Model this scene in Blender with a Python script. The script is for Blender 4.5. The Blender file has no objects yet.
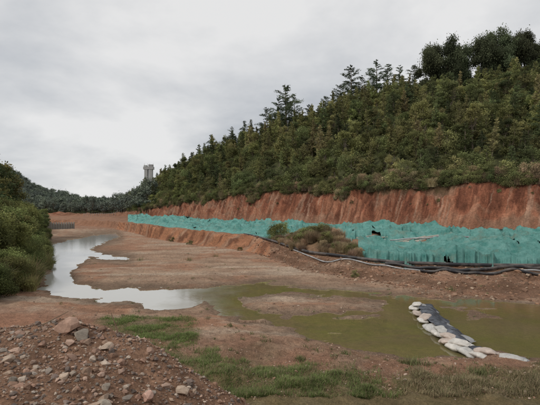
import bpy, bmesh, math, random
import numpy as np
from mathutils import Vector, Euler
rng=np.random.default_rng(7); random.seed(7)
CAMZ=5.0; F=408.0; HY=212.0
# ------------------------------------------------------------------ helpers
def _h(ix,iy,s):
    n=(ix.astype(np.int64)*374761393+iy.astype(np.int64)*668265263+s*1442695041)&0x7fffffff
    n=((n^(n>>13))*1274126177)&0x7fffffff
    n=(n^(n>>16))&0xffffff
    return n/float(0xffffff)
def vn(x,y,s=0):
    x=np.asarray(x,float); y=np.asarray(y,float)
    ix=np.floor(x); iy=np.floor(y); fx=x-ix; fy=y-iy
    fx=fx*fx*(3-2*fx); fy=fy*fy*(3-2*fy)
    a=_h(ix,iy,s); b=_h(ix+1,iy,s); c=_h(ix,iy+1,s); d=_h(ix+1,iy+1,s)
    return (a*(1-fx)+b*fx)*(1-fy)+(c*(1-fx)+d*fx)*fy
def fbm(x,y,s=0,o=4):
    r=0;a=.5;t=0
    for i in range(o):
        xr=x*.8-y*.6; yr=x*.6+y*.8
        r=r+a*vn(xr*2**i+i*17.3,yr*2**i-i*9.1,s+i); t+=a; a*=.5; x,y=xr,yr
    return r/t*2-1
def ridged(x,y,s=0,o=4):
    r=0;a=.5;t=0
    for i in range(o):
        xr=x*.8-y*.6; yr=x*.6+y*.8
        r=r+a*(1-np.abs(2*vn(xr*2**i+i*7.3,yr*2**i-i*3.1,s+i)-1)); t+=a; a*=.5
        if i>0: x,y=xr,yr
    return r/t
def ss(a,b,x):
    t=np.clip((x-a)/(b-a),0,1); return t*t*(3-2*t)
def sdf(poly,px,py):
    P=np.array(poly,float); d=np.full(px.shape,1e9); ins=np.zeros(px.shape,bool)
    for i in range(len(P)):
        a=P[i]; b=P[(i+1)%len(P)]
        ex,ey=b-a; wx=px-a[0]; wy=py-a[1]
        t=np.clip((wx*ex+wy*ey)/(ex*ex+ey*ey+1e-9),0,1)
        d=np.minimum(d,(wx-ex*t)**2+(wy-ey*t)**2)
        c=((a[1]>py)!=(b[1]>py))
        with np.errstate(divide='ignore',invalid='ignore'):
            c&=px<(b[0]-a[0])*(py-a[1])/((b[1]-a[1]) if b[1]!=a[1] else 1e-9)+a[0]
        ins^=c
    d=np.sqrt(d); return np.where(ins,d,-d)
def link(o): bpy.context.scene.collection.objects.link(o); return o
def mk(name,V,faces,mats,cols=None,midx=None,smooth=False,obj=True):
    me=bpy.data.meshes.new(name)
    V=np.asarray(V,np.float32); me.vertices.add(len(V)); me.vertices.foreach_set('co',V.ravel())
    loops=np.concatenate([np.asarray(f,np.int32).ravel() for f in faces])
    tot=np.concatenate([np.full(len(f),np.asarray(f).shape[1],np.int32) for f in faces])
    st=np.concatenate([[0],np.cumsum(tot)[:-1]]).astype(np.int32)
    me.loops.add(len(loops)); me.loops.foreach_set('vertex_index',loops)
    me.polygons.add(len(tot)); me.polygons.foreach_set('loop_start',st)
    try: me.polygons.foreach_set('loop_total',tot)
    except Exception: pass
    for m in mats: me.materials.append(m)
    if midx is not None: me.polygons.foreach_set('material_index',np.asarray(midx,np.int32))
    me.polygons.foreach_set('use_smooth',np.full(len(tot),smooth))
    if cols is not None:
        a=me.color_attributes.new('Col','FLOAT_COLOR','POINT')
        C=np.ones((len(V),4),np.float32); C[:,:3]=cols; a.data.foreach_set('color',C.ravel())
    me.update(calc_edges=True); me.validate()
    if not obj: return me
    return link(bpy.data.objects.new(name,me))
class MB:
    def __init__(s): s.V=[];s.Q=[];s.T=[];s.C=[];s.mq=[];s.mt=[];s.n=0
    def add(s,V,Q=None,T=None,C=(1,1,1),m=0):
        V=np.asarray(V,float); s.V.append(V)
        s.C.append(np.broadcast_to(np.asarray(C,float),V.shape).copy())
        if Q is not None and len(Q): s.Q.append(np.asarray(Q)+s.n); s.mq.append(np.full(len(Q),m))
        if T is not None and len(T): s.T.append(np.asarray(T)+s.n); s.mt.append(np.full(len(T),m))
        s.n+=len(V)
    def build(s,name,mats,smooth=False,obj=True):
        F_=[];M=[]
        if s.Q: F_.append(np.concatenate(s.Q)); M+=s.mq
        if s.T: F_.append(np.concatenate(s.T)); M+=s.mt
        return mk(name,np.concatenate(s.V),F_,mats,np.concatenate(s.C),np.concatenate(M),smooth,obj)
def tube(mb,pts,rad,k=6,C=(1,1,1),m=0):
    pts=np.asarray(pts,float); n=len(pts); V=[]
    for i in range(n):
        t=pts[min(i+1,n-1)]-pts[max(i-1,0)]; t/=np.linalg.norm(t)+1e-9
        a=np.cross(t,[0.13,.98,.11] if abs(t[1])<.9 else [1,0,0]); a/=np.linalg.norm(a); b=np.cross(t,a)
        for j in range(k):
            an=2*math.pi*j/k; V.append(pts[i]+rad[i]*(math.cos(an)*a+math.sin(an)*b))
    Q=[]
    for i in range(n-1):
        for j in range(k):
            Q.append((i*k+j,i*k+(j+1)%k,(i+1)*k+(j+1)%k,(i+1)*k+j))
    mb.add(V,Q=Q,C=C,m=m)
def unit(v): return v/(np.linalg.norm(v,axis=-1,keepdims=True)+1e-9)
def leaves(mb,P,size,C,m=1,asp=.5,N=None,r=None):
    r=r or rng; n=len(P)
    d=unit(r.normal(size=(n,3)))
    if N is not None: d=unit(d+N)
    e=unit(np.cross(d,unit(r.normal(size=(n,3)))))
    s=(size*r.uniform(.6,1.35,n))[:,None] if np.ndim(size)==0 else size[:,None]
    V=np.stack([P-d*s*.5,P+e*s*asp*.5,P+d*s*.5,P-e*s*asp*.5],1).reshape(-1,3)
    mb.add(V,Q=np.arange(n*4).reshape(n,4),C=np.repeat(C,4,0),m=m)
def gridq(nr,nc):
    idx=np.arange(nr*nc).reshape(nr,nc)
    return np.stack([idx[:-1,:-1],idx[:-1,1:],idx[1:,1:],idx[1:,:-1]],-1).reshape(-1,4)
# ------------------------------------------------------------------ materials
def mat(name,rough=.9,spec=.2):
    m=bpy.data.materials.new(name); m.use_nodes=True; nt=m.node_tree
    b=nt.nodes['Principled BSDF']; b.inputs['Roughness'].default_value=rough
    b.inputs['Specular IOR Level'].default_value=spec
    return m,nt,b
def node(nt,t,**k):
    n=nt.nodes.new(t)
    for a,v in k.items(): setattr(n,a,v)
    return n
def noise(nt,scale,detail=6,rough=.6,vec=None):
    n=node(nt,'ShaderNodeTexNoise'); n.inputs['Scale'].default_value=scale
    n.inputs['Detail'].default_value=detail; n.inputs['Roughness'].default_value=rough
    if vec is not None: nt.links.new(vec,n.inputs['Vector'])
    return n.outputs['Fac']
def maprange(nt,v,a,b,c,d):
    n=node(nt,'ShaderNodeMapRange'); nt.links.new(v,n.inputs[0])
    for i,x in enumerate((a,b,c,d)): n.inputs[i+1].default_value=x
    return n.outputs[0]
def mul(nt,a,b):
    n=node(nt,'ShaderNodeMath',operation='MULTIPLY'); nt.links.new(a,n.inputs[0]); nt.links.new(b,n.inputs[1]); return n.outputs[0]
def scalecol(nt,col,fac):
    n=node(nt,'ShaderNodeVectorMath',operation='SCALE'); nt.links.new(col,n.inputs[0]); nt.links.new(fac,n.inputs['Scale']); return n.outputs[0]
def bump(nt,b,h,strength=.5,dist=.05):
    n=node(nt,'ShaderNodeBump'); n.inputs['Strength'].default_value=strength; n.inputs['Distance'].default_value=dist
    nt.links.new(h,n.inputs['Height']); nt.links.new(n.outputs[0],b.inputs['Normal'])
def ramp(nt,v,p0,c0,p1,c1):
    cr=node(nt,'ShaderNodeValToRGB'); e=cr.color_ramp.elements
    e[0].position=p0; e[0].color=(*c0,1); e[1].position=p1; e[1].color=(*c1,1); nt.links.new(v,cr.inputs[0]); return cr.outputs[0]
def vcmat(name,rough=.9,spec=.2,objrand=0,scales=((3,.75,1.25),),bmp=None,trans=0,haze=None):
    m,nt,b=mat(name,rough,spec)
    a=node(nt,'ShaderNodeAttribute'); a.attribute_name='Col'; col=a.outputs['Color']
    geo=node(nt,'ShaderNodeNewGeometry').outputs['Position']
    f=None
    for s,lo,hi in scales:
        r=maprange(nt,noise(nt,s,vec=geo),.3,.7,lo,hi); f=r if f is None else mul(nt,f,r)
    if f is not None: col=scalecol(nt,col,f)
    if objrand:
        oi=node(nt,'ShaderNodeObjectInfo').outputs['Random']
        hs=node(nt,'ShaderNodeHueSaturation'); nt.links.new(col,hs.inputs['Color'])
        nt.links.new(maprange(nt,oi,0,1,.5-objrand*.03,.5+objrand*.02),hs.inputs['Hue'])
        n2=node(nt,'ShaderNodeMath',operation='FRACT')
        n3=node(nt,'ShaderNodeMath',operation='MULTIPLY'); nt.links.new(oi,n3.inputs[0]); n3.inputs[1].default_value=7.31; nt.links.new(n3.outputs[0],n2.inputs[0])
        nt.links.new(maprange(nt,n2.outputs[0],0,1,1-objrand*.3,1+objrand*.6),hs.inputs['Value'])
        col=hs.outputs['Color']
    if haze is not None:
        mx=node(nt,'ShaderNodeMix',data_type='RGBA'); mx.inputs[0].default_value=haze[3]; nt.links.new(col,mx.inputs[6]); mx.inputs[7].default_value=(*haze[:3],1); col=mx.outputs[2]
    nt.links.new(col,b.inputs['Base Color'])
    if bmp: bump(nt,b,noise(nt,bmp[0],8,.65,geo),bmp[1],bmp[2])
    if trans:
        out=nt.nodes['Material Output']; t=node(nt,'ShaderNodeBsdfTranslucent'); nt.links.new(col,t.inputs[0])
        ms=node(nt,'ShaderNodeMixShader'); ms.inputs[0].default_value=trans
        nt.links.new(b.outputs[0],ms.inputs[1]); nt.links.new(t.outputs[0],ms.inputs[2]); nt.links.new(ms.outputs[0],out.inputs[0])
    return m
M_ground=vcmat('soil',.93,.15,scales=((.6,.83,1.17),(4,.76,1.24),(22,.66,1.34),(90,.75,1.25)),bmp=(6,1.,.2))
M_leaf=vcmat('foliage',.75,.2,objrand=1,scales=((.25,.8,1.25),),trans=.3)
M_leaf_far=vcmat('distant_foliage',.9,.1,objrand=.7,scales=((.05,.8,1.2),),haze=(.26,.30,.31,.36))  # aerial haze painted in: grey-blue mixed into the leaf colour
M_bark=vcmat('bark',.9,.1,scales=((8,.7,1.3),))
M_rock=vcmat('rock',.85,.25,scales=((12,.75,1.2),(60,.85,1.15)),bmp=(40,.5,.01))
M_grass=vcmat('grass',.8,.2,scales=((1.5,.75,1.25),),trans=.25)
M_conc=vcmat('concrete',.85,.2,scales=((.3,.85,1.1),(4,.9,1.1)),bmp=(20,.3,.01))
M_bag=vcmat('woven_bag',.6,.3,scales=((5,.7,1.1),(30,.85,1.1)),bmp=(14,.6,.03))
M_wood=vcmat('wood',.8,.2,scales=((10,.7,1.2),))
# ------------------------------------------------------------------ terrain definition
TU =np.array([-900,-200,-100,  0,  40,  80, 110, 130, 150, 165, 200, 250, 275, 300, 350, 400, 450, 500, 540, 600, 800,1500])
T0 =np.array([ 150, 150, 150,150, 150, 145, 128, 102,  78,  70,  60,  50,42.5,35.0,  31,28.0,25.5,24.0,23.0,  22,  20,  20])
TD1=np.array([ 160, 160, 160,160, 160, 155, 134, 106,  83,  75,65.0,  55,48.0,38.5,34.5,32.0,31.0,30.4,30.0,  29,  27,  27])
TZ1=np.array([ 2.0, 2.0, 2.0,2.0, 2.0, 2.0, 1.9, 2.1, 2.2, 2.1, 1.9, 1.7, 1.3, 0.9, 0.9, 0.9, 0.9, 0.9, 0.9, 0.9, 0.9, 0.9])
TD2=np.array([ 200, 200, 200,200, 200, 200, 190, 165, 130, 120, 100,  82,  77,  73,  65,  58,  54,  52,  50,  47,  42,  42])
TZ2=np.array([ 3.0, 3.0, 3.0,3.0, 3.0, 3.0, 3.2, 3.3, 3.2, 3.1, 2.9, 2.7, 2.7, 2.7, 2.5, 2.4, 2.3, 2.2, 2.1, 2.1, 2.0, 2.0])
TD3=np.array([ 210, 210, 210,210, 210, 208, 194, 168, 133, 124, 105,  86,  81,  77,  69,  62,  58,  56,  54,  51,  46,  46])
TZ3=np.array([ 4.0, 4.0, 4.0,4.0, 4.0, 4.0, 4.0, 5.0, 6.2, 7.0, 8.6, 9.2, 9.3, 9.3, 9.4, 9.3, 9.2, 9.2, 9.2, 9.2, 9.2, 9.2])
TD4=np.array([ 400, 400, 400,400, 400, 390, 330, 230, 180, 165, 145, 130, 128, 126, 124, 120, 116, 112, 110, 106, 100, 100])
TZ4=np.array([  62,  62,  60, 46,  22,  12,   7,   9,  12,  15,  22,  26,  27,  28,  33,36.5,  36,  37,38.5,  39,  38,  38])
def tab(T,u): return np.interp(u,TU,T)
WATER=[
 [(116,233),(95,235),(70,240),(52,244),(48,252),(52,262),(48,275),(42,288),(56,296),(90,300),(130,303),(165,308),(195,303),(210,296),(200,289),(170,290),(125,288),(90,286),(76,281),(73,274),(80,264),(92,256),(88,250),(102,244),(120,237)],
 [(198,292),(215,285),(262,284),(330,289),(400,295),(450,301),(500,302),(560,306),(640,312),(640,372),(560,362),(515,357),(480,351),(440,354),(395,355),(350,346),(300,334),(258,322),(215,312)],
 [(86,249),(104,254),(130,258),(131,261),(100,259),(84,255)],
]
ISLAND=[[(242,299),(262,294),(300,293),(345,296),(385,302),(380,307),(345,314),(300,317),(262,313),(246,306)],[(462,313),(495,315),(500,319),(472,319)]]
ALGAE=[[(205,286),(262,284),(330,289),(400,297),(400,301),(330,294),(262,290),(215,293)],[(225,312),(262,314),(300,321),(350,320),(420,318),(430,335),(440,352),(395,353),(350,343),(300,331),(258,320)]]
GRASS=[[(102,327),(125,321),(160,320),(188,326),(200,335),(190,346),(165,349),(140,352),(112,345)],
       [(148,350),(175,357),(205,364),(260,370),(330,376),(378,388),(400,400),(400,440),(205,440),(200,400),(188,378),(160,364)],
       [(390,387),(450,380),(540,378),(700,380),(700,440),(400,440)]]
def Xb(Y): return np.interp(Y,[0,18,21,26,41,62,90,140,200],[-18,-16.5,-14.7,-14.9,-22.3,-34.5,-47,-75,-120])
PX=np.array([-9,-5,-4,-3.1,-2.5,-1.9,-1.3,-.5,.3,1.2]); PZ=np.array([2.85,3.1,3.2,3.30,3.18,3.0,2.68,2.22,1.6,.9])
def wmask(X,Y):
    u=270+F*X/Y; py=HY+2040/Y
    k=np.clip((py-HY)/100,.08,1.2)
    uu=u+fbm(X*.9,Y*.9,11,5)*13*k; pp=py+fbm(X*.9,Y*.9,21,5)*6.5*k
    w=np.full(X.shape,-1e9)
    for p in WATER: w=np.maximum(w,sdf(p,uu,pp))
    for p in ISLAND: w=np.minimum(w,-sdf(p,uu,pp))
    bars=fbm(X*.22,Y*.75,25,4)
    w=np.where((u>215)&(w>0)&(w<10),w-ss(.30,.52,bars)*8,w)
    return w,uu,pp
def H(X,Y,full=False):
    X=np.asarray(X,float);Y=np.asarray(Y,float)
    u=270+F*X/Y
    w,uu,pp=wmask(X,Y)
    d0,d1,d2,d3,d4=[tab(t,u) for t in (T0,TD1,TD2,TD3,TD4)]; z1,z2,z3,z4=[tab(t,u) for t in (TZ1,TZ2,TZ3,TZ4)]
    rut=ridged(X*.18+fbm(X*.2,Y*.2,12)*.4,Y*.55,13,3)
    land=np.clip(-w*.014,0,.10)+.005+fbm(X*.35,Y*.35,3)*.08*ss(0,8,-w)+fbm(X*1.7,Y*1.7,5)*.05*ss(0,5,-w)+ss(2,25,-w)*.08+fbm(X*5,Y*5,6,3)*.03*ss(0,4,-w)+(rut-.5)*.16*ss(2,10,-w)
    bed=np.where(w<0,land,-np.clip(w*.010+.008,0,.22)*(1+.6*fbm(X*.5,Y*.9,8)))
    ramp_=np.clip((9.3-Y)/6.5,0,1)*3.1
    fg=ss(19.5,15,Y)*ss(-3,-9,w)
    bed=bed+ss(14,10,Y)*.12+ramp_+(fbm(X*1.1,Y*1.1,9,5)*.19+ridged(X*.5,Y*.5,10,4)*.14-.03)*fg
    pz=np.interp(X,PX,PZ)+fbm(X*1.3,Y*1.3,31)*.14
    pile=np.where(Y>6.2,pz-(Y-6.2)*.75,pz-.14*(6.2-Y)); pile=np.where(X>1.2,-5,pile)
    bed=np.maximum(bed,pile)
    zb=.12
    t=np.clip((Y-d0)/(d1-d0),0,1); bell=np.sin(np.pi*t)
    tn=np.clip(t+fbm(X*.35,Y*.35,41,5)*.45*bell,0,1)
    tw=.45*ss(0,.28,tn)+.15*tn+.4*ss(.66,.84,tn); steep=ss(285,255,u)
    tw=tw*(1-steep)+ss(0,.8,tn)*steep
    lip=zb+(z1-zb)*tw+fbm(X*.8,Y*.8,42,5)*.36*bell+(ridged(X*.6,Y*.6,49,4)-.5)*.25*bell+steep*(ridged(X*.35,Y*.25,50,5)-.45)*.9*bell
    t2=np.clip((Y-d1)/(d2-d1),0,1); bench=z1+(z2-z1)*t2+fbm(X*.16,Y*.16,43)*.9*np.sin(np.pi*t2)
    md=np.exp(-((u-318)/34)**2-((Y-(d1+4.2))/2.6)**2); bench=bench+md*1.4
    t3=np.clip((Y-d2)/(d3-d2),0,1); al=-.66*X+.75*Y
    gul=(ridged(al*.26+fbm(al*.13,t3*1.5,55)*1.3,t3*.7+al*.03,44,5)-.5)*2.0+fbm(al*.12,t3*.8,56,3)*1.1+fbm(al*1.3,t3*3.5,45,5)*.9
    cut=z2+(z3-z2)*(t3**.85)+gul*np.sin(np.pi*t3)**.7
    t4=np.clip((Y-d3)/(d4-d3),0,1); hill=z3+(z4-z3)*(np.sin(t4*np.pi/2)*.55+t4*.45)+fbm(X*.06,Y*.06,46)*3.5*np.sin(np.pi*t4)
    back=np.maximum(z4-(Y-d4)*.25,2+fbm(X*.01,Y*.01,47)*1.5)
    z=np.where(Y<d0,bed,np.where(Y<d1,lip,np.where(Y<d2,bench,np.where(Y<d3,cut,np.where(Y<d4,hill,back)))))
    lb=ss(0,7,Xb(Y)-X)*3.3*ss(230,120,Y)+ss(6,40,Xb(Y)-X)*6*ss(200,80,Y)
    z=z+lb*(.85+.3*vn(X*.4,Y*.4,48))
    if full: return z,dict(u=u,w=w,uu=uu,pp=pp,t=t,tn=tn,t2=t2,t3=t3,t4=t4,d=(d0,d1,d2,d3,d4),lb=lb,al=al,pile=(pile>=z-.02)&(Y<11)&(X<1.2),steep=steep,gul=gul,md=md,rut=rut)
    return z
def H1(x,y): return float(H(np.array([float(x)]),np.array([float(y)]))[0])
def gpx(px,py,z=0.0):
    d=(CAMZ-z)*F/(py-HY); return ((px-270)/F*d,d)
us=np.concatenate([np.arange(-900,-60,14),np.arange(-60,600,.85),np.arange(600,1501,14)])
D0,D1,D2,D3,D4=[tab(t,us) for t in (T0,TD1,TD2,TD3,TD4)]
rows=[]
for r in 9**np.linspace(0,1,90)[:-1]: rows.append(np.full(us.shape,r))
for t in np.linspace(0,1,320)[:-1]:
    inv=1/9.*(1-t)+t/D0; geo=9*(D0/9.)**t
    rows.append(.75/inv+.25*geo)
for A,B,n in ((D0,D1,60),(D1,D2,55),(D2,D3,85),(D3,D4,50),):
    for t in np.linspace(0,1,n)[:-1]: rows.append(A+(B-A)*t)
for t in np.linspace(0,1,26): rows.append(D4*(3500/D4)**t)
Yg=np.array(rows); Xg=(us[None,:]-270)/F*Yg
Zg,g=H(Xg.ravel(),Yg.ravel(),True)
X=Xg.ravel();Y=Yg.ravel()
def blend(C,c,m):
    m=np.clip(m,0,1)[:,None]; return C*(1-m)+np.asarray(c)*m
nA=fbm(X*.25,Y*.25,61);nB=fbm(X*1.2,Y*1.2,62);nC=fbm(X*4,Y*4,63,5)
fl=fbm(X*.13,Y*.7,64,5); fl2=fbm(X*.35,Y*1.6,65,5)
w=g['w'];uu=g['uu'];pp=g['pp'];u=g['u']
C=np.tile(np.array([.42,.285,.195]),(len(X),1))
C=blend(C,(.39,.205,.125),ss(-.15,.3,nA+nB*.4)*.85)
C=blend(C,(.50,.39,.29),ss(.05,.4,fl+nB*.2)*.8)
C=blend(C,(.25,.15,.098),ss(.08,.42,fl2-fl*.3)*.5)
C=blend(C,(.22,.135,.085),ss(.45,.25,g['rut'])*.5)
C=blend(C,(.24,.14,.09),ss(.25,.6,nC)*.3)
fr=ss(322,340,pp+nB*6-ss(80,200,uu)*8-ss(250,420,uu)*14+ss(430,540,uu)*4)
C=blend(C,(.31,.17,.108),fr*.9); C=blend(C,(.42,.28,.19),fr*ss(0,.4,nB)*.65); C=blend(C,(.17,.10,.065),fr*ss(.0,.45,nC+nA*.4)*.5)
C=blend(C,(.22,.155,.09),fr*ss(.0,.4,fbm(X*.7,Y*.7,66))*.4)
C=blend(C,(.37,.185,.115),ss(308,320,pp)*ss(130,70,uu)*.8)
C=blend(C,(.18,.125,.085),ss(9,0,-w)*ss(-4,0,-w)*.8)
uw=w>0
C=blend(C,(.38,.29,.17),uw*1.); C=blend(C,(.28,.215,.12),uw*ss(4,16,w)*1.); C=blend(C,(.40,.31,.19),uw*ss(.1,.4,fl)*.7)
al_=np.full(X.shape,-1e9)
for p in ALGAE: al_=np.maximum(al_,sdf(p,uu,pp))
C=blend(C,(.30,.31,.07),ss(-3,4,al_+nB*6)*np.clip(.5+1.1*fl2,0,1)*ss(-3,1,w))
C=blend(C,(.14,.17,.03),ss(-3,4,al_+nB*6)*ss(.1,.4,nC)*ss(-3,1,w)*.7)
C=blend(C,(.25,.20,.09),ss(430,450,uu)*uw*.7)
gm=np.full(X.shape,-1e9)
for p in GRASS: gm=np.maximum(gm,sdf(p,uu,pp))
C=blend(C,(.12,.13,.05),ss(-4,6,gm+nB*10)*.6*(Y>9))
d0,d1,d2,d3,d4=g['d']
isb=(Y>=d0*.97)
bank=np.where(g['steep'][:,None]>.5,np.array([.42,.20,.11]),np.array([.30,.17,.108]))
bank=bank*(1+.4*nB[:,None]); bank=blend(bank,(.40,.27,.185),ss(.05,.45,fl)*.7); bank=blend(bank,(.14,.085,.055),ss(.1,.5,nC)*.5)
bank=blend(bank,(.15,.09,.058),(g['steep']<.5)*(ss(0,.1,g['tn'])*ss(.32,.2,g['tn'])+ss(.64,.7,g['tn'])*ss(.88,.8,g['tn']))*.6)
bank=blend(bank,(.17,.075,.045),g['steep']*ss(0,.35,fbm(X*.9,Y*.9,68,5))*.8)
C=np.where(isb[:,None],bank,C)
ben=np.array([.30,.175,.11])*(1+.3*nB[:,None]); C=np.where((Y>=d1)[:,None],ben,C)
C=blend(C,(.20,.15,.08),g['md']*(Y>=d1)*.8)
al=g['al'];t3=g['t3']
st=fbm(al*.9+fbm(al*.3,t3*3,75)*.8,t3*2.2,71,6); st2=fbm(al*.25,t3*3.5,72,5); st3=fbm(al*5,t3*9,74,4); st4=fbm(al*2.6,t3*1.3,76,4)
cc=np.tile(np.array([.28,.108,.062]),(len(X),1))
cc=blend(cc,(.38,.175,.105),ss(0,.35,st)*.8); cc=blend(cc,(.14,.054,.033),ss(0,.35,-st)*.75); cc=blend(cc,(.34,.21,.14),ss(.08,.4,st2)*.6)
cc=blend(cc,(.42,.26,.18),ss(.22,.45,st4)*.6); cc=blend(cc,(.13,.05,.032),ss(.2,.45,-st4)*.6)
cc=cc*(1+.5*st3[:,None])
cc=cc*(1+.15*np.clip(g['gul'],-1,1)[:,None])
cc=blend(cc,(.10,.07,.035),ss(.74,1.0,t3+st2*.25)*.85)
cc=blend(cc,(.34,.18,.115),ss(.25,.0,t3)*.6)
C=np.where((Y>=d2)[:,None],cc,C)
hc=np.array([.095,.10,.045])*(1+.4*nB[:,None])
C=np.where((Y>=d3)[:,None],hc,C)
C=blend(C,(.09,.10,.045),ss(.1,.8,g['lb']+nB*.3))
C=blend(C,(.30,.165,.105),(Y>120)*(Y<215)*ss(40,75,u)*ss(150,120,u)*.8)
pl=np.array([.31,.18,.115])*(1+.4*nC[:,None]); C=np.where(g['pile'][:,None],pl,C)
C=np.clip(C,.01,.8)
ground=mk('ground',np.stack([X,Y,Zg],1),[gridq(*Yg.shape)],[M_ground],C,smooth=True)
# ------------------------------------------------------------------ water
m,nt,b=mat('river_water'); nt.nodes.remove(b); out=nt.nodes['Material Output']
geo=node(nt,'ShaderNodeNewGeometry').outputs['Position']
gl=node(nt,'ShaderNodeBsdfGlossy'); gl.inputs['Roughness'].default_value=.05; gl.inputs['Color'].default_value=(.96,.98,1,1)
tr=node(nt,'ShaderNodeBsdfTransparent'); tr.inputs[0].default_value=(.88,.84,.62,1)
sx=node(nt,'ShaderNodeSeparateXYZ'); nt.links.new(geo,sx.inputs[0])
ad=node(nt,'ShaderNodeMath',operation='MULTIPLY_ADD'); nt.links.new(noise(nt,.4,5,.6,geo),ad.inputs[0]); ad.inputs[1].default_value=5; nt.links.new(sx.outputs[0],ad.inputs[2])
pale=maprange(nt,ad.outputs[0],-3.5,.8,1,0)   # water paler and more opaque towards the left, noisy edge
df=node(nt,'ShaderNodeBsdfDiffuse')
cm=node(nt,'ShaderNodeMix',data_type='RGBA'); nt.links.new(pale,cm.inputs[0])
nt.links.new(ramp(nt,noise(nt,.3,7,.65,geo),.4,(.31,.245,.14),.62,(.27,.26,.10)),cm.inputs[6]); cm.inputs[7].default_value=(.52,.505,.46,1)
nt.links.new(cm.outputs[2],df.inputs[0])
mu=node(nt,'ShaderNodeMixShader'); nt.links.new(maprange(nt,pale,0,1,.36,.88),mu.inputs[0]); nt.links.new(tr.outputs[0],mu.inputs[1]); nt.links.new(df.outputs[0],mu.inputs[2])
fr_=node(nt,'ShaderNodeFresnel'); fr_.inputs[0].default_value=1.34
bp=node(nt,'ShaderNodeBump'); bp.inputs['Strength'].default_value=.25; bp.inputs['Distance'].default_value=.012
nt.links.new(noise(nt,5,3,.5,geo),bp.inputs['Height']); nt.links.new(bp.outputs[0],gl.inputs['Normal']); nt.links.new(bp.outputs[0],fr_.inputs['Normal'])
ms=node(nt,'ShaderNodeMixShader'); nt.links.new(fr_.outputs[0],ms.inputs[0]); nt.links.new(mu.outputs[0],ms.inputs[1]); nt.links.new(gl.outputs[0],ms.inputs[2]); nt.links.new(ms.outputs[0],out.inputs[0])
mk('river_water',np.array([(-60,9.5,-.006),(60,9.5,-.006),(60,160,-.006),(-60,160,-.006)]),[np.array([[0,1,2,3]])],[m])
# ------------------------------------------------------------------ vegetation prototypes
GREENS=np.array([[.155,.165,.060],[.130,.145,.055],[.195,.190,.070],[.105,.125,.052],[.23,.215,.09]])
def broad(name,seed,h,r,n,ls,mats,base=.25,tint=None,trunk=True,asp=.5,nlb=(16,24)):
    R=np.random.default_rng(seed); mb=MB(); tint=GREENS[seed%5] if tint is None else np.array(tint)
    top=np.array([R.normal()*.05*h,R.normal()*.05*h,h*.8]); bark=(.17,.14,.105)
    if trunk: tube(mb,[np.array([0,0,-.3]),np.array([R.normal()*.02*h,0,h*.3]),top*.75,top],[.028*h,.02*h,.012*h,.004*h],6,bark)
    nl=int(R.integers(*nlb)); per=n//nl
    for i in range(nl):
        a=R.uniform(0,2*math.pi); q=R.uniform(0,1); zz=base+(1-base)*(q**.9)
        rr=r*math.sqrt(max(.03,1-((zz-base-.25*(1-base))/(.85*(1-base)))**2))*R.uniform(.35,.9)
        c=np.array([math.cos(a)*rr,math.sin(a)*rr,zz*h*.92]); lr=r*R.uniform(.2,.46)*(20/nl)**.25
        if trunk: tube(mb,[top*R.uniform(.35,.8),(c+top*.6)/2*np.array([1,1,.95]),c],[.009*h,.006*h,.002*h],4,bark)
        d=unit(R.normal(size=(per,3))); rad=lr*(R.uniform(.2,1.15,per)**.6)*(1+.25*R.normal(size=per))
        P=c+d*rad[:,None]*np.array([1,1,.75])
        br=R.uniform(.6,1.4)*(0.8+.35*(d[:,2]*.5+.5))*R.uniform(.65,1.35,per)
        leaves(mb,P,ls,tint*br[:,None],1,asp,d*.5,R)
    return mb.build(name,mats,obj=False)
def conifer(name,seed,h,r,mats,gap=.1,base=.15,ls=.35,tint=(.045,.07,.028),dens=1.0,step=.04,up0=.05):
    R=np.random.default_rng(seed); mb=MB(); bark=(.17,.14,.105); tint=np.array(tint)
    lean=R.normal(size=2)*.04*h
    tube(mb,[(0,0,-.3),(lean[0]*.5,lean[1]*.5,h*.5),(lean[0],lean[1],h)],[.018*h,.012*h,.002*h],6,bark)
    z=base*h
    while z<h*.985:
        f=(z/h-base)/(1-base); L=r*(1-f)**.75*(.55+.45*min(1,f*5+.4))
        for k in range(int(R.integers(4,7))):
            if R.random()<gap: continue
            a=R.uniform(0,2*math.pi); l=L*R.uniform(.5,1.25)+.12
            up=R.uniform(up0,up0+.3)+f*.5
            p0=np.array([lean[0]*z/h,lean[1]*z/h,z]); p1=p0+np.array([math.cos(a)*l*.6,math.sin(a)*l*.6,l*up*.7]); p2=p0+np.array([math.cos(a)*l,math.sin(a)*l,l*(up-.12)])
            tube(mb,[p0,p1,p2],[.006*h*(1-f)+.01,.01,.004],3,bark)
            n=max(10,int(l*32*dens)); t=R.uniform(.2,1.05,n)[:,None]
            P=np.where(t<.6,p0+(p1-p0)*t/.6,p1+(p2-p1)*(t-.6)/.4)+R.normal(size=(n,3))*np.array([.13,.13,.07])*l*.75
            br=R.uniform(.55,1.45)*R.uniform(.7,1.3,n)
            leaves(mb,P,ls,tint*br[:,None],1,.3,np.array([math.cos(a),math.sin(a),.3])*.9,R)
        z+=step*h*R.uniform(.7,1.3)
    return mb.build(name,mats,obj=False)
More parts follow.
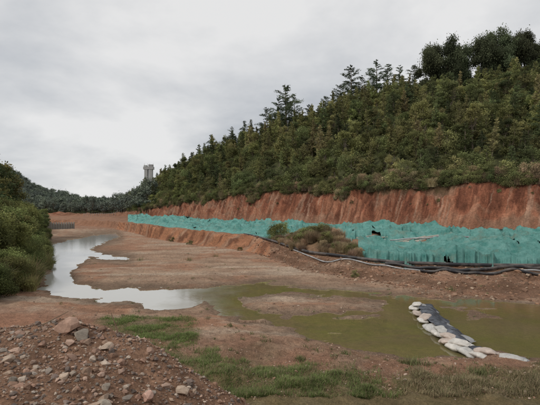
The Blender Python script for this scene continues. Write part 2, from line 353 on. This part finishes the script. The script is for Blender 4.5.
def blades(mb,P,Hh,W,C,R,bend=.5,m=0,seg=3):
    n=len(P); a=R.uniform(0,2*math.pi,n); dx=np.stack([np.cos(a),np.sin(a),0*a],1); sd=np.stack([-np.sin(a),np.cos(a),0*a],1)
    b=R.uniform(.1,1,n)*bend; V=[]
    for i in range(seg+1):
        t=i/seg; c=P+dx*(b*Hh*t**1.8)[:,None]+np.array([0,0,1])*(Hh*(t-.35*b*t*t))[:,None]
        ww=(W*(1-t)**.7)[:,None]+.0005
        V+=[c-sd*ww/2,c+sd*ww/2]
    V=np.stack(V,1).reshape(-1,3); k=2*(seg+1); o=(np.arange(n)*k)[:,None,None]
    q=np.array([[2*i,2*i+1,2*i+3,2*i+2] for i in range(seg)])[None]
    mb.add(V,Q=(o+q).reshape(-1,4),C=np.repeat(C,k,0),m=m)
def reed(name,seed,h,r,n,tint,mats):
    R=np.random.default_rng(seed); mb=MB()
    a=R.uniform(0,6.283,n); rr=r*np.sqrt(R.random(n))*.5
    P=np.stack([np.cos(a)*rr,np.sin(a)*rr,np.full(n,-.05)],1)
    C_=np.array(tint)*R.uniform(.55,1.5,n)[:,None]; C_[R.random(n)<.2]=(.26,.21,.12)
    blades(mb,P,h*R.uniform(.4,1.05,n),np.full(n,.035)*h**.5,C_,R,.9,0,4)
    return mb.build(name,mats,obj=False)
TM=[M_bark,M_leaf]
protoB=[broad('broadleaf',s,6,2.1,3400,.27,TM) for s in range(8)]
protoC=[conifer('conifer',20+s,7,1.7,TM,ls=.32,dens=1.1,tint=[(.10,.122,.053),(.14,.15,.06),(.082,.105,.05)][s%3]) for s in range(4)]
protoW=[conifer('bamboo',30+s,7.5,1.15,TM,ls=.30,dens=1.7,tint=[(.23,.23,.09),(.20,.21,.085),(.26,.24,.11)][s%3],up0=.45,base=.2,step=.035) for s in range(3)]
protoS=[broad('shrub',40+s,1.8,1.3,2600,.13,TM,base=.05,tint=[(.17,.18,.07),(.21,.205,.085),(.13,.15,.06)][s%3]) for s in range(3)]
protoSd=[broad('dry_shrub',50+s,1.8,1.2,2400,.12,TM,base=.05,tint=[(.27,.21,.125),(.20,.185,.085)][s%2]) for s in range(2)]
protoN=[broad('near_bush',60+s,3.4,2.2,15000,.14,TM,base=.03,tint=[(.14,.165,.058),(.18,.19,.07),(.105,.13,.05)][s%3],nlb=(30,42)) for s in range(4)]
protoR=[reed('reed',70+s,2.6,1.6,700,(.22,.225,.09),[M_leaf]) for s in range(2)]
protoD=[reed('dry_grass',80+s,1.5,1.6,1100,(.33,.25,.16),[M_leaf]) for s in range(2)]
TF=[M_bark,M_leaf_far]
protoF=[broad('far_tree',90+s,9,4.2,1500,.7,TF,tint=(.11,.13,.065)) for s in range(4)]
def group(name):
    e=bpy.data.objects.new(name,None); e.empty_display_size=1; return link(e)
def inst(me,par,x,y,s=1,z=None,sz=None,name='plant',tilt=.05):
    o=bpy.data.objects.new(name,me); link(o); o.parent=par
    o.location=(x,y,(H1(x,y) if z is None else z)-.05)
    o.rotation_euler=(random.gauss(0,tilt),random.gauss(0,tilt),random.uniform(0,6.28)); o.scale=(s,s,sz or s*random.uniform(.85,1.2)); return o
forest=group('hillside_forest')
def scatter(n,u0,u1,t0,t1,cell):
    used=set(); out=[]
    U=rng.uniform(u0,u1,n);T=rng.uniform(t0,t1,n)
    D=tab(TD3,U)*(1-T)+tab(TD4,U)*T; XX=(U-270)/F*D; ZZ=H(XX,D)
    for x,y,z,uu_,t in zip(XX,D,ZZ,U,T):
        k=(int(x//cell),int(y//cell))
        if k in used: continue
        used.add(k); out.append((x,y,z,uu_,t))
    return out
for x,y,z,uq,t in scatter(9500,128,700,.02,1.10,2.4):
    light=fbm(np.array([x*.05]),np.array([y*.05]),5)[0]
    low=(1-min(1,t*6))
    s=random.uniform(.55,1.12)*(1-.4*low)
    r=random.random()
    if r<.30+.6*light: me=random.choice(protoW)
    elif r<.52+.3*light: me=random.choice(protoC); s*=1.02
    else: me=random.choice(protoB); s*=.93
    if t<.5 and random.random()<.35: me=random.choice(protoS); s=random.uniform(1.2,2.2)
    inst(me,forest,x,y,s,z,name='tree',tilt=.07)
fringe=group('slope_top_shrubs')
for i in range(620):
    uq=rng.uniform(140,640); d=tab(TD3,uq); x=(uq-270)/F*d; d-=rng.uniform(-1.2,.6)+1.3*max(0,fbm(np.array([x*.15]),np.array([d*.15]),77)[0])*2
    x=(uq-270)/F*d
    inst(random.choice(protoS+protoSd[:1]+protoD[:1]),fringe,x,d,random.uniform(.4,1.15),name='shrub')
for i in range(14):
    uq=rng.uniform(150,600); q=rng.uniform(.3,.95); d=tab(TD2,uq)*(1-q)+tab(TD3,uq)*q; x=(uq-270)/F*d
    inst(random.choice(protoS+protoSd),fringe,x,d,random.uniform(.12,.3),name='shrub')
far=group('distant_forest')
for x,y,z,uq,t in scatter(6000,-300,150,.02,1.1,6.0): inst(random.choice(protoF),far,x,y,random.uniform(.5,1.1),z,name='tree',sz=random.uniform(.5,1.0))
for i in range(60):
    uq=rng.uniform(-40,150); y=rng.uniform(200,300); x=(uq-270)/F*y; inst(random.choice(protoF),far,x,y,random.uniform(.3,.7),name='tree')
def named(me,name,px,pytop,d,h0,wide=1):
    x=(px-270)/F*d; ztop=CAMZ+(HY-pytop)/F*d; z=H1(x,d); s=max(.3,(ztop-z)/h0)
    o=bpy.data.objects.new(name,me); link(o); o.location=(x,d,z-.1); o.scale=(min(s,1.5)*wide,)*2+(s,); o.rotation_euler=(0,0,random.uniform(0,6)); return o
pines=[conifer('pine_tree',120+s,13,4.2,TM,gap=.35,base=.3,ls=.42,tint=(.07,.09,.05),dens=1.1,step=.05) for s in range(3)]
for i,(px,py,d) in enumerate([(287,82,120),(294,94,122),(280,97,121),(352,64,122),(377,58,120),(386,63,121),(340,82,122),(362,74,118),(246,120,128),(268,106,128),(400,64,117),(212,134,138),(326,94,124),(232,126,132),(310,104,124),(416,62,116)]):
    named(pines[i%3],'pine_tree',px,py,d,13)
bigs=[broad('broadleaf_tree',130+s,11,4.8,26000,.32,TM,base=.22,tint=(.085,.10,.052),asp=.6,nlb=(24,34)) for s in range(3)]
for i,(px,py,d) in enumerate([(434,44,113),(447,36,112),(460,44,113),(486,36,108),(498,25,108),(512,33,107),(526,30,107),(540,38,106),(562,36,106)]):
    named(bigs[i%3],'broadleaf_tree',px,py,d,11,.64)
lbv=group('riverbank_bushes')
for i in range(270):
    y=rng.uniform(21.5,75); off_=abs(rng.normal())*5+.4; x=Xb(y)-off_
    inst(random.choice(protoN),lbv,x,y,random.uniform(.4,1.05)*(.62 if off_<3 else 1.1),name='bush',tilt=.15)
for i in range(70):
    y=rng.uniform(21,60); x=Xb(y)-rng.uniform(-.2,4); inst(random.choice(protoR),lbv,x,y,random.uniform(.35,.8),name='reeds')
for i in range(60):
    y=rng.uniform(75,150); x=Xb(y)-rng.uniform(1,12); inst(random.choice(protoB+protoN),lbv,x,y,random.uniform(.4,.8),name='tree')
for i in range(55):
    y=rng.uniform(42,75); x=Xb(y)-rng.uniform(7,24); inst(random.choice(protoB+protoC),lbv,x,y,random.uniform(1.2,1.75),name='tree')
mound=group('dry_shrub_thicket')
for i in range(120):
    px=rng.uniform(272,362); k=max(0,1-((px-318)/48)**2); d=float(tab(TD1,px))+rng.uniform(1.0,2.0+4*k); x=(px-270)/F*d
    me=random.choice(protoSd[:1]+protoD+protoD+protoD+protoS[:1]); inst(me,mound,x,d,random.uniform(.4,.95)*(.4+.5*k),name='shrub')
for px,o_,s in [(276,3,1.1),(280,4,1.0),(272,4,.8),(352,2,.5)]:
    d=float(tab(TD1,px))+o_; inst(protoS[0],mound,(px-270)/F*d,d,s,name='shrub')
for px,d,s in [(190,60,.4),(172,66,.4),(240,51,.3),(355,30.5,.3)]:
    inst(random.choice(protoS),mound,(px-270)/F*d,d,s,name='shrub')
# ------------------------------------------------------------------ grass
def pts_in(poly,n):
    P=np.array(poly,float); px=rng.uniform(P[:,0].min(),P[:,0].max(),n*3); py=rng.uniform(P[:,1].min(),min(410,P[:,1].max()),n*3)
    Y_=2040/(py-HY); X_=(px-270)/F*Y_; k=fbm(X_*1.2,Y_*1.2,62)*14
    s=sdf(poly,px,py)+k; ok=s>rng.uniform(-5,9,n*3); return X_[ok][:n],Y_[ok][:n]
mb=MB()
for poly,n,hh,tint,dry in ((GRASS[0],34000,.11,(.18,.235,.075),.12),(GRASS[1],85000,.13,(.175,.22,.075),.22),(GRASS[2],30000,.15,(.19,.18,.09),.6)):
    gx,gy=pts_in(poly,n); n=len(gx); cl=fbm(gx*1.6,gy*1.6,81,5)*.5+.5
    keep=rng.random(n)<ss(.36,.62,cl)*.93+.07; gx,gy,cl=gx[keep],gy[keep],cl[keep]; n=len(gx)
    C_=np.array(tint)*rng.uniform(.6,1.4,n)[:,None]*(.75+.5*cl[:,None]); dm=rng.random(n)<dry; C_[dm]=np.array([.33,.26,.16])*rng.uniform(.6,1.3,dm.sum())[:,None]
    blades(mb,np.stack([gx,gy,H(gx,gy)-.01],1),hh*rng.uniform(.3,1.4,n)*(.3+1.2*cl),np.full(n,.013),C_,rng,1.1,0,2)
mb.build('grass',[M_grass])
tuft=MB()
for px,py,s,n in [(160,301,.35,90),(177,301,.4,130),(413,374,.35,160),(405,372,.25,80),(190,262,.5,80),(216,258,.4,70),(330,338,.25,60),(478,385,.3,120),(140,262,.5,60),(372,270,.4,70),(230,330,.2,50),(300,362,.2,120),(345,360,.2,60),(450,292,.3,60)]+[(rng.uniform(60,540),rng.uniform(250,400),rng.uniform(.06,.2),22) for _ in range(260)]:
    x,y=gpx(px,py)
    if H1(x,y)<0.0: continue
    P=np.stack([x+rng.normal(size=n)*s*.45,y+rng.normal(size=n)*s*.45,np.zeros(n)],1); P[:,2]=H(P[:,0],P[:,1])-.01
    blades(tuft,P,s*rng.uniform(.4,1.1,n),np.full(n,.018),np.array([.17,.18,.08])*rng.uniform(.6,1.5,n)[:,None],rng,.9,0,3)
tuft.build('weeds',[M_grass])
# ------------------------------------------------------------------ rocks
def icos(sub):
    bm=bmesh.new(); bmesh.ops.create_icosphere(bm,subdivisions=sub,radius=1); V=np.array([v.co[:] for v in bm.verts]); T=np.array([[v.index for v in f.verts] for f in bm.faces]); bm.free(); return V,T
def rockvar(sub,k):
    V,T=icos(sub); out=[]
    for i in range(k):
        W=V.copy()
        for j in range(9):
            n=unit(rng.normal(size=3)); c=rng.uniform(.45,.8); d=W@n; W=W-np.outer(np.maximum(d-c,0),n)
        W*=1+.06*rng.normal(size=(len(W),1)); out.append(W*rng.uniform(.7,1.1,3))
    return out,T
def rocks(name,X_,Y_,S,pal,sub=1,sink=.3,flat=.7):
    vs,T=rockvar(sub,8); mb=MB(); Z_=H(X_,Y_)
    for i in range(len(X_)):
        R=np.array(Euler((rng.uniform(0,6),rng.uniform(0,6),rng.uniform(0,6))).to_matrix())
        W=(vs[i%8]@R.T)*S[i]*np.array([1,1,flat])+np.array([X_[i],Y_[i],Z_[i]+S[i]*(flat-sink-.3)])
        mb.add(W,T=T,C=np.array(pal[rng.integers(len(pal))])*rng.uniform(.65,1.25))
    return mb.build(name,[M_rock])
palP=[(.30,.20,.14),(.36,.26,.19),(.28,.17,.115),(.34,.21,.15),(.20,.15,.125),(.42,.34,.27),(.28,.235,.195),(.42,.29,.22),(.15,.115,.095)]
n=15000; px_=rng.uniform(-6.5,.9,n); py_=rng.uniform(3.8,6.9,n); S=np.clip(np.exp(rng.normal(-4.1,.66,n)),.006,.10)
rocks('gravel_pile',px_,py_,S,palP)
bx=np.array([-2.95,-2.7,-2.3,-1.55,-1.2,-3.6,-2.0,-3.3,-1.0,-.55,-2.6,-4.1,-1.75,-1.9,-2.2,-2.5,-3.0]);by=np.array([5.95,5.9,5.8,5.2,5.6,5.9,5.0,5.2,4.9,5.2,5.4,5.6,6.0,4.7,4.6,5.0,4.8]);bs=np.array([.26,.17,.12,.12,.10,.10,.09,.10,.08,.07,.10,.1,.08,.11,.06,.08,.09])
rocks('boulders',bx,by,bs,[(.46,.29,.225),(.43,.33,.25),(.38,.245,.18),(.32,.27,.215)],2,.2,.65)
n=11000; q=rng.uniform(318,412,n); ux=rng.uniform(-30,570,n); Y_=2040/(q-HY); X_=(ux-270)/F*Y_; w_,_,_=wmask(X_,Y_); k=(w_<-2)&(fbm(X_*.6,Y_*.6,88)+rng.normal(size=n)*.25>-.05); X_,Y_=X_[k],Y_[k]
rocks('scattered_stones',X_,Y_,np.clip(np.exp(rng.normal(-4.1,.6,len(X_))),.006,.09),[(.30,.185,.125),(.37,.25,.18),(.22,.135,.09),(.42,.32,.25)],1)
n=4500; ux=rng.uniform(255,620,n); tt=rng.uniform(-.5,1.1,n); Y_=tab(T0,ux)*(1-tt)+tab(TD1,ux)*tt; X_=(ux-270)/F*Y_; w_,_,_=wmask(X_,Y_);k=w_<-1; X_,Y_=X_[k],Y_[k]
rocks('soil_clods',X_,Y_,np.clip(np.exp(rng.normal(-3.0,.65,len(X_))),.02,.28),[(.27,.155,.095),(.32,.20,.135),(.20,.12,.078),(.38,.28,.20)],1)
n=2600; q=rng.uniform(243,318,n); ux=rng.uniform(20,400,n); Y_=2040/(q-HY); X_=(ux-270)/F*Y_; w_,_,_=wmask(X_,Y_); k=(w_<-1)&(Y_<tab(T0,ux))&(fbm(X_*.4,Y_*.4,89)>-.1); X_,Y_=X_[k],Y_[k]
rocks('river_pebbles',X_,Y_,np.clip(np.exp(rng.normal(-3.5,.55,len(X_))),.015,.14),[(.29,.20,.14),(.38,.29,.22),(.18,.125,.09)],1)
# ------------------------------------------------------------------ dust nets
m,nt,b=mat('teal_dust_net',.75,.15)
geo=node(nt,'ShaderNodeNewGeometry').outputs['Position']
c1=ramp(nt,noise(nt,.9,9,.75,geo),.34,(.085,.31,.27),.66,(.29,.58,.52))
mx=node(nt,'ShaderNodeMix',data_type='RGBA'); nt.links.new(maprange(nt,noise(nt,.5,7,.7,geo),.53,.70,0,.6),mx.inputs[0]); nt.links.new(c1,mx.inputs[6]); mx.inputs[7].default_value=(.32,.30,.21,1)
nt.links.new(mx.outputs[2],b.inputs['Base Color']); bump(nt,b,noise(nt,1.6,9,.75,geo),1.,.5)
M_net=m
def net(name,uk,f0k,f1k,seed,amp=.3,n=520,mrows=64,hole=.6,lift=.07):
    uq=np.linspace(uk[0],uk[-1],n); f0=np.interp(uq,uk,f0k); f1=np.interp(uq,uk,f1k)
    U,S_=np.meshgrid(uq,np.linspace(0,1,mrows))
    a=f0+.05*fbm(uq*.05,uq*0,seed)+.03*fbm(uq*.3,uq*0,seed+1); b_=f1+.03*fbm(uq*.05,uq*0+5,seed+2)
    T_=a[None]*(1-S_)+b_[None]*S_
    D=tab(TD1,U)*(1-T_)+tab(TD2,U)*T_; Xn=(U-270)/F*D
    Z=H(Xn,D)
    edge=ss(0,.12,S_)*ss(1,.88,S_)
    f1_=ridged(Xn*.34+D*.26,D*.07-Xn*.05,seed+3,5)**4*amp*4.2
    f2_=ridged(Xn*.9-D*.2,D*.25,seed+4,4)**3*amp*1.8
    f3_=fbm(Xn*.35,D*.16,seed+6,3)*amp*.9
    Z=Z+(lift+.05)*edge-.02*(1-edge)+edge*(f1_+f2_+np.maximum(f3_,-.04))
    Q=gridq(*U.shape)
    hm=fbm(Xn*.5,D*.35,seed+7,5).ravel()
    keep=hm[Q[:,0]]<hole
    return mk(name,np.stack([Xn.ravel(),D.ravel(),Z.ravel()],1),[Q[keep]],[M_net],smooth=True)
net('dust_net',[358,400,610],[.05,.0,.0],[.30,.31,.31],101,.30,hole=.5)
net('dust_net',[362,610],[.26,.25],[.43,.44],106,.30,hole=.55,lift=.16)
net('dust_net',[350,610],[.49,.47],[.75,.76],102,.30,hole=.5)
net('dust_net',[345,610],[.71,.70],[.99,.99],107,.34,hole=.55,lift=.16)
net('dust_net',[128,200,275,290,352],[.12,.04,.06,.3,.42],[.99]*5,103,.30,900)
def strip(name,u0,u1,f,h,seed,n=500):
    uq=np.linspace(u0,u1,n); D=tab(TD1,uq)*(1-f)+tab(TD2,uq)*f; Xn=(uq-270)/F*D; Z=H(Xn,D)
    V=[];R_=8; al=-.66*Xn+.75*D
    for i in range(R_):
        t=i/(R_-1); hh=h*(.85+.45*fbm(al*.25,al*0,seed))*t; off=.10*fbm(al*1.5,al*0+t*1.5,seed+1)
        V.append(np.stack([Xn+off,D+off-.3*(1-t),Z+hh],1))
    mk(name,np.concatenate(V),[gridq(R_,n)],[M_net],smooth=True)
    mb=MB()
    for k in range(0,n,18): tube(mb,[(Xn[k],D[k]+.1,Z[k]-.2),(Xn[k]+rng.normal()*.05,D[k]+.1,Z[k]+h*1.6)],[.045,.035],6,(.45,.40,.33))
    mb.build('wooden_stakes',[M_wood])
strip('dust_net_fence',345,610,.95,.5,111)
strip('dust_net_fence',128,345,.97,.5,112)
mb=MB()
for i in range(34):
    uq=rng.uniform(358,530); f=rng.uniform(.4,.56); D=float(tab(TD1,uq)*(1-f)+tab(TD2,uq)*f); x=(uq-270)/F*D; l=rng.uniform(.8,2.2); a=rng.normal()*.3
    xa,ya,xb,yb=x-l*math.cos(a),D-l*math.sin(a),x+l*math.cos(a),D+l*math.sin(a)
    tube(mb,[(xa,ya,H1(xa,ya)+.3),(xb,yb,H1(xb,yb)+.3+abs(rng.normal())*.12)],[.05,.045],6,np.array([.5,.45,.38])*rng.uniform(.6,1.2))
mb.build('timber_poles',[M_wood])
# ------------------------------------------------------------------ pipes
mp,nt,b=mat('black_plastic_pipe',.45,.4)
nt.links.new(ramp(nt,noise(nt,1.2,5,.6,node(nt,'ShaderNodeNewGeometry').outputs['Position']),.45,(.022,.022,.025),.72,(.16,.135,.115)),b.inputs['Base Color'])
mg,nt2,b2=mat('grey_pipe',.5,.3)
nt2.links.new(ramp(nt2,noise(nt2,2,5,.6,node(nt2,'ShaderNodeNewGeometry').outputs['Position']),.4,(.25,.25,.25),.7,(.5,.5,.49)),b2.inputs['Base Color'])
def pipe(name,pp_,r,mt,lift=.1):
    uq=np.linspace(pp_[0][0],pp_[-1][0],140); D=np.interp(uq,[a for a,_ in pp_],[b for _,b in pp_])
    for _ in range(6): D[1:-1]=(D[:-2]+2*D[1:-1]+D[2:])/4
    D=D+.12*fbm(uq*.04,uq*0,int(r*1000)); Xp=(uq-270)/F*D; Z=H(Xp,D); Zs=Z.copy()
    for _ in range(10): Zs[1:-1]=(Zs[:-2]+Zs[1:-1]*2+Zs[2:])/4
    Zs=np.maximum(Zs,Z-.03)
    for _ in range(4): Zs[1:-1]=(Zs[:-2]+Zs[1:-1]*2+Zs[2:])/4
    Zs=Zs+r+lift
    mb=MB(); tube(mb,np.stack([Xp,D,Zs],1),np.full(140,r),10); mb.build(name,[mt],smooth=True)
def off(o,us_): return [(u_,float(tab(TD1,u_))+o) for u_ in us_]
pipe('black_drain_pipe',[(244,56)]+off(.2,(254,262,275,290,305,350))+off(-.35,(400,450,500,540,600,640)),.14,mp,.06)
pipe('black_drain_pipe',[(385,32.0),(430,30.4),(480,29.3),(540,28.5),(600,27.6),(640,27.1)],.12,mp,.05)
pipe('black_drain_pipe',[(420,30.4),(450,29.3),(490,28.2),(540,27.3),(600,26.4),(640,25.8)],.10,mp,.04)
pipe('grey_water_pipe',[(360,46),(400,43),(450,41),(500,40.2),(540,39.6),(610,38.5)],.07,mg,.45)
pipe('grey_water_pipe',[(292,41.6),(305,37.6),(330,35.2),(370,32.9),(400,31.0),(450,29.7),(520,28.1),(600,26.7)],.06,mg,.05)
# ------------------------------------------------------------------ sandbags
dam=group('sandbag_dam')
def bag(i,x,y,z,rot,c,L=.8,W=.5,T_=.22):
    nu,nv=30,18; V=[]
    sp=lambda v,e: math.copysign(abs(v)**e,v)
    for a in np.linspace(-math.pi/2,math.pi/2,nv):
        for bq in np.linspace(0,2*math.pi,nu,endpoint=False):
            X0=sp(math.cos(a),.5)*sp(math.cos(bq),.55); Y0=sp(math.cos(a),.5)*sp(math.sin(bq),.55); Z0=sp(math.sin(a),.9)
            th=(1-abs(X0)**4*.65)*(1-abs(Y0)**4*.4)
            V.append((X0*L/2*(1-.06*(1-Y0*Y0)),Y0*W/2*(1+.06*abs(X0)),Z0*T_/2*th))
    V=np.array(V); nn=fbm(V[:,0]*6+i*3,V[:,1]*6+V[:,2]*4,200+i,3); V[:,2]+=nn*.035; V[:,1]+=nn*.03
    V[:,2]-=(V[:,0]/L)**2*.12
    idx=np.arange(nu*nv).reshape(nv,nu); Q=[]
    for r in range(nv-1):
        for k in range(nu): Q.append((idx[r,k],idx[r,(k+1)%nu],idx[r+1,(k+1)%nu],idx[r+1,k]))
    mb=MB(); mb.add(V,Q=Q,C=c)
    fl_=np.array([[L/2*.94,-W*.4,-.03],[L/2*.94,W*.4,-.03],[L/2+.07,W*.36,-.02],[L/2+.07,-W*.36,-.045]]); mb.add(fl_,Q=[(0,1,2,3)],C=np.array(c)*.85)
    o=mb.build('bag_%d'%i,[M_bag],smooth=True); o.parent=dam; o.location=(x,y,z); o.rotation_euler=(rng.normal()*.1,rng.normal()*.1,rot)
line=[(414,306),(417,312),(422,319),(429,326),(437,332),(445,339),(454,345),(466,350),(480,354),(494,358),(506,361)]
WH=(.68,.64,.58); PK=(.58,.48,.41); DK=(.06,.065,.08); GY=(.33,.33,.33); LG=(.56,.54,.50)
k=0
for j,(px,py) in enumerate(line):
    x,y=gpx(px,py,.12); nx,ny=gpx(*line[min(j+1,len(line)-1)],.12) ; px0,py0=gpx(*line[max(j-1,0)],.12)
    rot=math.atan2(ny-py0,nx-px0)
    bag(k,x,y,.09,rot+rng.normal()*.2,[WH,PK,WH,LG][j%4]); k+=1
    bag(k,x+.42,y+.2,.10,rot+rng.normal()*.25,[GY,DK,WH,LG,PK][(j*3)%5]); k+=1
    if j in (0,2,4,5,6,8,10): bag(k,x+.14,y+.08,.25,rot+rng.normal()*.3,[WH,LG,PK][j%3],.74,.44,.18); k+=1
    if j<6 : bag(k,x+.8,y+.3,.07,rot+rng.normal()*.4,[DK,GY][j%2]); k+=1
n=70;mrow=22; V=[]
lx=[gpx(a,b_,.2) for a,b_ in line]
for r in range(mrow):
    q=r/(mrow-1)
    for t in np.linspace(.2,5.6,n):
        i=min(int(t),len(lx)-2); f=t-i; x=lx[i][0]*(1-f)+lx[i+1][0]*f; y=lx[i][1]*(1-f)+lx[i+1][1]*f
        V.append((x+.22+q*1.05*(1-.35*ss(3.5,5.6,t)),y+.05+q*.3,.30*math.sin(math.pi*min(1,(q*.78+.27)))**.7-.05))
V=np.array(V); V[:,2]+=(ridged(V[:,0]*2.6,V[:,1]*1.8,301,4)-.5)*.2; V[:,0]+=fbm(V[:,0]*1.5,V[:,1]*1.5,302)*.2
ms_,nts,bs_=mat('dark_plastic_sheet',.42,.45)
nts.links.new(ramp(nts,noise(nts,3,7,.65,node(nts,'ShaderNodeNewGeometry').outputs['Position']),.4,(.022,.026,.036),.66,(.13,.14,.165)),bs_.inputs['Base Color'])
o=mk('plastic_sheet',V,[gridq(mrow,n)],[ms_],smooth=True); o.parent=dam
# ------------------------------------------------------------------ bridge pier
pier=group('bridge_pier')
def box(mb,c,s,C=(.40,.39,.375)):
    x,y,z=c;a,b,h=s; V=[(x+i*a/2,y+j*b/2,z+k*h/2) for i in (-1,1) for j in (-1,1) for k in (-1,1)]
    mb.add(V,Q=[(0,1,3,2),(4,6,7,5),(0,4,5,1),(2,3,7,6),(0,2,6,4),(1,5,7,3)],C=C)
d=225; px0=(148.5-270)/F*d; zt=CAMZ+(HY-164)/F*d
mb=MB(); box(mb,(px0-1.25,d,(zt-3)/2),(1.7,2.4,zt-3)); box(mb,(px0+1.25,d,(zt-3)/2),(1.7,2.4,zt-3)); o=mb.build('columns',[M_conc]); o.parent=pier
mb=MB(); box(mb,(px0,d,zt-2.25),(5.4,2.7,1.5)); box(mb,(px0-1.7,d,zt-1.1),(1.5,2.2,.8),(.45,.45,.43)); box(mb,(px0+1.2,d,zt-.9),(2.2,2.2,1.2),(.34,.33,.32)); box(mb,(px0,d,12),(.78,1.8,1.4)); box(mb,(px0,d,22),(.78,1.8,1.4))
for q in (-2.4,-.6,.5,2.4): tube(mb,[(px0+q,d,zt-1.5),(px0+q,d,zt+.3)],[.07,.07],4,(.2,.17,.15))
o=mb.build('cap_beam',[M_conc]); o.parent=pier
mb=MB()
for i in range(12):
    d=112; x=(46+i*1.5-270)/F*d; z=H1(x,d+i*.6); box(mb,(x,d+i*.6,z+.7),(.36,.3,2.4),(.33,.31,.28))
    if i<11: box(mb,(x+.20,d+i*.6+.3,z+.5),(.06,.5,1.9),(.27,.25,.225))
mb.build('concrete_wall',[M_conc])
mb=MB()
for i in range(22):
    d=175+i*.5; x=(84+i*2.1-270)/F*d; z=H1(x,d); tube(mb,[(x,d,z-.3),(x,d,z+1.6)],[.09,.09],5,(.45,.42,.38))
    if i: tube(mb,[(lx_,ld,lz+1.3),(x,d,z+1.3)],[.05,.05],4,(.45,.42,.38))
    lx_,ld,lz=x,d,z
mb.build('site_fence',[M_wood])
mb=MB(); x,y=-2.25,6.15; z=H1(x,y)
tube(mb,[(x,y,z-.05),(x-.06,y,z+.13),(x-.14,y+.02,z+.32)],[.012,.01,.006],6,(.25,.17,.11)); tube(mb,[(x-.06,y,z+.13),(x-.02,y,z+.22)],[.006,.003],5,(.25,.17,.11))
tube(mb,[(x-1.1,y-.1,H1(x-1.1,y-.1)+.03),(x-.75,y-.05,H1(x-.75,y)+.16)],[.01,.005],5,(.2,.15,.1))
mb.build('dead_branch',[M_wood])
# ------------------------------------------------------------------ world, sun, camera
W=bpy.data.worlds.new("World"); bpy.context.scene.world=W; W.use_nodes=True; nt=W.node_tree; bg=nt.nodes['Background']
sky=node(nt,'ShaderNodeTexSky',sky_type='NISHITA'); sky.sun_disc=False; sky.sun_elevation=math.radians(48)
sc=node(nt,'ShaderNodeVectorMath',operation='SCALE'); nt.links.new(sky.outputs[0],sc.inputs[0]); sc.inputs['Scale'].default_value=.1
tc=node(nt,'ShaderNodeTexCoord').outputs['Generated']
sep=node(nt,'ShaderNodeSeparateXYZ'); nt.links.new(tc,sep.inputs[0])
zz=node(nt,'ShaderNodeMath',operation='MAXIMUM'); nt.links.new(sep.outputs[2],zz.inputs[0]); zz.inputs[1].default_value=0
za=node(nt,'ShaderNodeMath',operation='ADD'); nt.links.new(zz.outputs[0],za.inputs[0]); za.inputs[1].default_value=.3
dv=node(nt,'ShaderNodeVectorMath',operation='DIVIDE'); cb=node(nt,'ShaderNodeCombineXYZ')
for i in range(3): nt.links.new(za.outputs[0],cb.inputs[i])
nt.links.new(tc,dv.inputs[0]); nt.links.new(cb.outputs[0],dv.inputs[1])
n1=node(nt,'ShaderNodeTexNoise'); n1.inputs['Scale'].default_value=1.35; n1.inputs['Detail'].default_value=8; n1.inputs['Roughness'].default_value=.54; n1.inputs['Distortion'].default_value=.15; nt.links.new(dv.outputs[0],n1.inputs['Vector'])
cl=ramp(nt,n1.outputs['Fac'],.34,(.48,.505,.54),.64,(.83,.825,.82))
mx=node(nt,'ShaderNodeMix',data_type='RGBA'); mx.inputs[0].default_value=.93; nt.links.new(sc.outputs[0],mx.inputs[6]); nt.links.new(cl,mx.inputs[7])
nt.links.new(mx.outputs[2],bg.inputs['Color']); bg.inputs['Strength'].default_value=1.0
L=bpy.data.lights.new('sun','SUN'); L.energy=1.5; L.angle=math.radians(12); L.color=(1,.95,.88)
so=link(bpy.data.objects.new('sun',L)); el=math.radians(48); az=math.radians(-60)
dirv=Vector((math.sin(az)*math.cos(el),-math.cos(az)*math.cos(el),math.sin(el)))
so.rotation_euler=dirv.to_track_quat('Z','Y').to_euler(); so.location=(0,0,60)
sky.sun_rotation=math.atan2(dirv.x,dirv.y)
cam=bpy.data.cameras.new('camera'); co=link(bpy.data.objects.new('camera',cam)); bpy.context.scene.camera=co
cam.sensor_width=36; cam.lens=36*F/540; cam.clip_end=6000; cam.clip_start=.1
co.location=(0,0,CAMZ); co.rotation_euler=(math.radians(90)+math.atan(9.5/F),0,0)
s=bpy.context.scene; s.view_settings.view_transform='Standard'; s.view_settings.look='None'; s.view_settings.exposure=0
